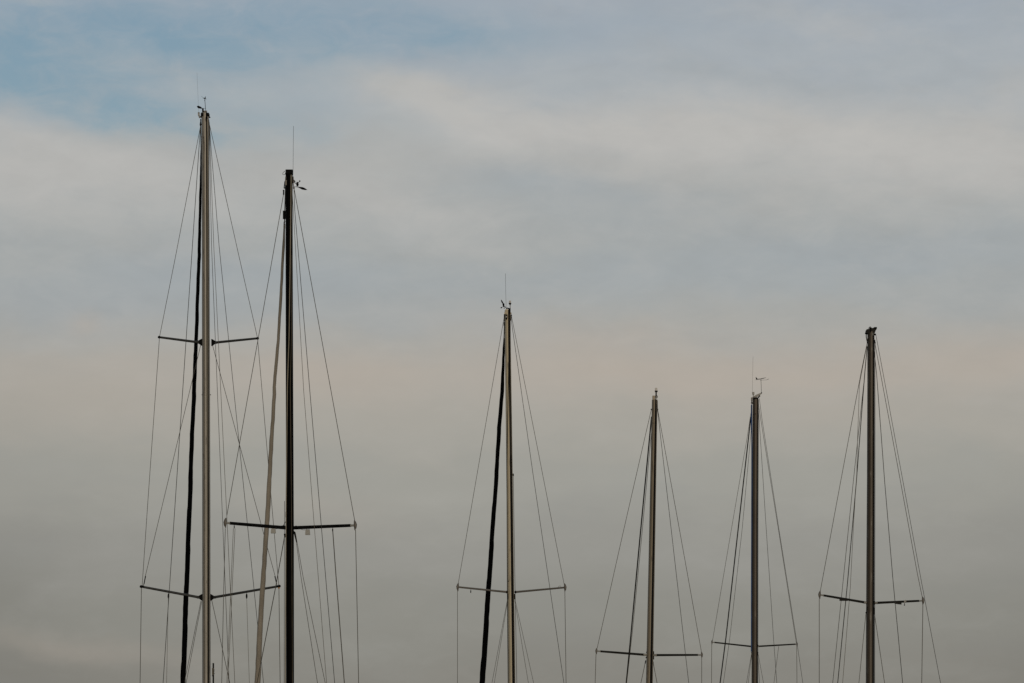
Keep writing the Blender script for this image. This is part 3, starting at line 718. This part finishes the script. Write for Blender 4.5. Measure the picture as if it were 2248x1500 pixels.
# ================================================================== boat 6: dark heavy mast at far right
b = Boat(84, 9, 'sailboat at far right with heavy dark brown mast and boxy masthead without any antenna',
         [(1911.9, 729), (1912, 840), (1911.5, 1060), (1910.4, 1290), (1909.8, 1500)], (14.8, 17.6), 1.3, 9.4, 3.1)
m6 = b.mast('dark', 'slot', .12, .31)
W_ = b.wire
W_('shroud', [(1904, 751), (1890, 820), (1845, 1060), (1801, 1297)], [0, -.1, -.2, -.35], .0052)
W_('shroud', [(1920.7, 754), (1933, 820), (1977.4, 1060), (2014, 1260), (2025, 1313)], [0, -.08, -.2, -.32, -.35], .0052)
W_('backstay', [(1922.8, 735), (1938.7, 820), (1981, 1050), (2020, 1262), (2064.8, 1500)], [backs(b, y) for y in (735, 820, 1050, 1262, 1500)], .0046, to_deck=True)
W_('topping_lift', [(1919, 770), (1924.3, 820), (1942.3, 1060), (1960.5, 1275), (1981.6, 1500)], [-.1, -.3, -1, -1.6, -2.2], .006, to_deck=True)
W_('inner_forestay', [(1903.5, 760), (1897, 835), (1873, 1060), (1850.5, 1280), (1828, 1500)], [.05, .15, .5, .8, 1.1], .005, to_deck=True)
W_('forestay', [(1903.6, 762), (1898.4, 820), (1879.8, 1060), (1860.5, 1280), (1839, 1500)], [.1]+[b.stay_dy(y, b.J) for y in (820, 1060, 1280, 1500)], .0078, to_deck=True)
W_('halyard', [(1902.7, 760), (1886.6, 845), (1885, 900), (1883, 950), (1880.8, 1040), (1874, 1148), (1866.7, 1290), (1849.8, 1500)], [.05, .2, .25, .3, .4, .5, .6, .8], .0042, 'rope', to_deck=True)
W_('shroud', [(1798.5, 1314), (1798.5, 1500)], [-.35, -.35], .0058, to_deck=True)
W_('shroud', [(2026, 1328), (2023.5, 1500)], [-.35, -.35], .0062, 'steel', to_deck=True)
W_('lower_shroud', [(1901, 1346), (1885.5, 1500)], [0, 0], .005, to_deck=True)
W_('lower_shroud', [(1919.5, 1346), (1942, 1500)], [0, 0], .0055, to_deck=True)
b.ch = 9
o = b.spreader((1800, 1306), (1903, 1323.5), 4.8, 'rubber', end='casting', stubs=(.075, .06))
b.poly([(1843, 1315), (1861, 1318), (1861, 1319.5), (1843, 1319.3)], .04, 'mounting_plate', 'rubber', o, -.2)
b.bits([('box', 1901.5, 1322, 1904, 1328, .04), ('bar', 1903.5, 1332, 1902, 1342, .9, -.06), ('ball', 1901.8, 1345, 2)], 'spreader_bracket', 'black', o)
o = b.spreader((2025.8, 1319), (1919, 1324), 4.8, 'rubber', end='casting', stubs=(.075, .07))
b.poly([(1961, 1323), (1979, 1322.5), (1979, 1327.5), (1972, 1326.8), (1965, 1325.8)], .04, 'mounting_plate', 'rubber', o, -.2)
b.bits([('ball', 1985.7, 1328.5, 1.5, -.25), ('bar', 1985.7, 1321, 1985.7, 1327, .5, -.25)], 'block', 'black', o)
b.bits([('box', 1984.6, 1318.5, 1986.5, 1325, .06, -.26), ('box', 1987.2, 1317.5, 1989, 1322, .06, -.26)], 'clamp', 'white', o)
b.bits([('box', 1918.5, 1320, 1921, 1328, .04), ('ball', 1919, 1344, 2), ('bar', 1918.5, 1334, 1919, 1347, 1.2)], 'spreader_bracket', 'black', o)
hd = b.poly([(1900.5, 727), (1901.5, 724.5), (1906, 723.2), (1911, 722.6), (1917, 720.5), (1919, 719.3), (1924.5, 719.3), (1924.3, 722.5), (1921, 727), (1920, 732), (1905, 734), (1901, 732)], .17, 'masthead_crane', 'rubber', m6)
b.bits([('ball', 1901.2, 732, 2.6), ('bar', 1901.5, 730, 1901.8, 742, 1.1), ('bar', 1902, 741, 1902.8, 747, 1.0), ('bar', 1906, 740, 1903.5, 750, 1.2, -.04), ('ball', 1904.5, 751.5, 2.0)], 'halyard_block', 'black', hd)
b.bits([('bar', 1902, 748, 1906, 741, .8, -.08)], 'shackle', 'casting', hd)
b.bits([('box', 1918.5, 719.6, 1924.2, 723.5, .19), ('ball', 1921, 734.5, 2.3), ('bar', 1921.5, 724, 1919, 731, 1.6), ('ball', 1920.8, 752, 1.8), ('bar', 1920.3, 746, 1921.2, 756, 1.1), ('bar', 1911.5, 722, 1911.5, 730, 1.2, -.1)], 'sheave_box', 'black', hd)
al = b.bits([('ball', 1910.3, 718.8, 2.0)], 'anchor_light', 'lens', b.e)
b.bits([('box', 1906.8, 719.8, 1913.8, 720.9, .08), ('bar', 1911, 720.5, 1911, 723, 1.6)], 'lamp_base', 'black', al)
b.bits([('bar', 1916.2, 731, 1916.2, 737, 1.0, -.12)], 'halyard_shackle', 'white', hd)
for y, dx in ((768, 0), (775, .3), (783, -.3), (790, .2), (838, .4), (851, 1), (892, 1.4)):
    b.bits([('ball', 1910.2+dx, y, .75, -.13)], 'rivet', 'casting', m6)

# ================================================================== short mast far behind, just clear of the frame's foot
b = Boat(150, 8, 'far small sailboat, only its stubby dark masthead showing beside the silver mast',
         [(468.3, 1456), (468.3, 1480), (468.3, 1500)], (3.6, 3.6), 1.0, 6.4, 2.3)
m7 = b.mast('rubber', 'slot')
b.bits([('box', 465.6, 1467, 469, 1482, .08, -.1)], 'mast_fitting', 'rope', m7)
b.bits([('ball', 470.3, 1471.3, 1.0), ('ball', 470, 1475, 1.0), ('ball', 470.3, 1479.3, 1.0), ('ball', 466.3, 1484, 1.3), ('ball', 468.6, 1484.2, 1.1), ('ball', 468, 1495.5, 1.8)], 'halyard_block', 'black', m7)

# ------------------------------------------------------------------ pontoons below the picture
def pontoon(x0, x1, y0, y1, label):
    e = bpy.data.objects.new('pontoon', None); COL.objects.link(e); e.location = ((x0+x1)/2, (y0+y1)/2, 0); e['_w'] = tuple(e.location)
    tag(e, label, 'pontoon')
    q = MB(); x = x0
    while x < x1:
        q.box((x+.07, (y0+y1)/2, .5), (.135, y1-y0, .04)); x += .15
    q.build('decking', 'plank', e, False)
    for x in (x0+1, (x0+x1)/2, x1-1):
        q = MB(); q.box((x, (y0+y1)/2, .15), (1.6, (y1-y0)*.9, .62)); q.build('float', 'deck', e, False)
pontoon(-16, 16, 89.6, 91.4, 'planked grey pontoon running between the two rows of yachts')

for o in bpy.data.objects:
    if '_w' in o.keys(): del o['_w']
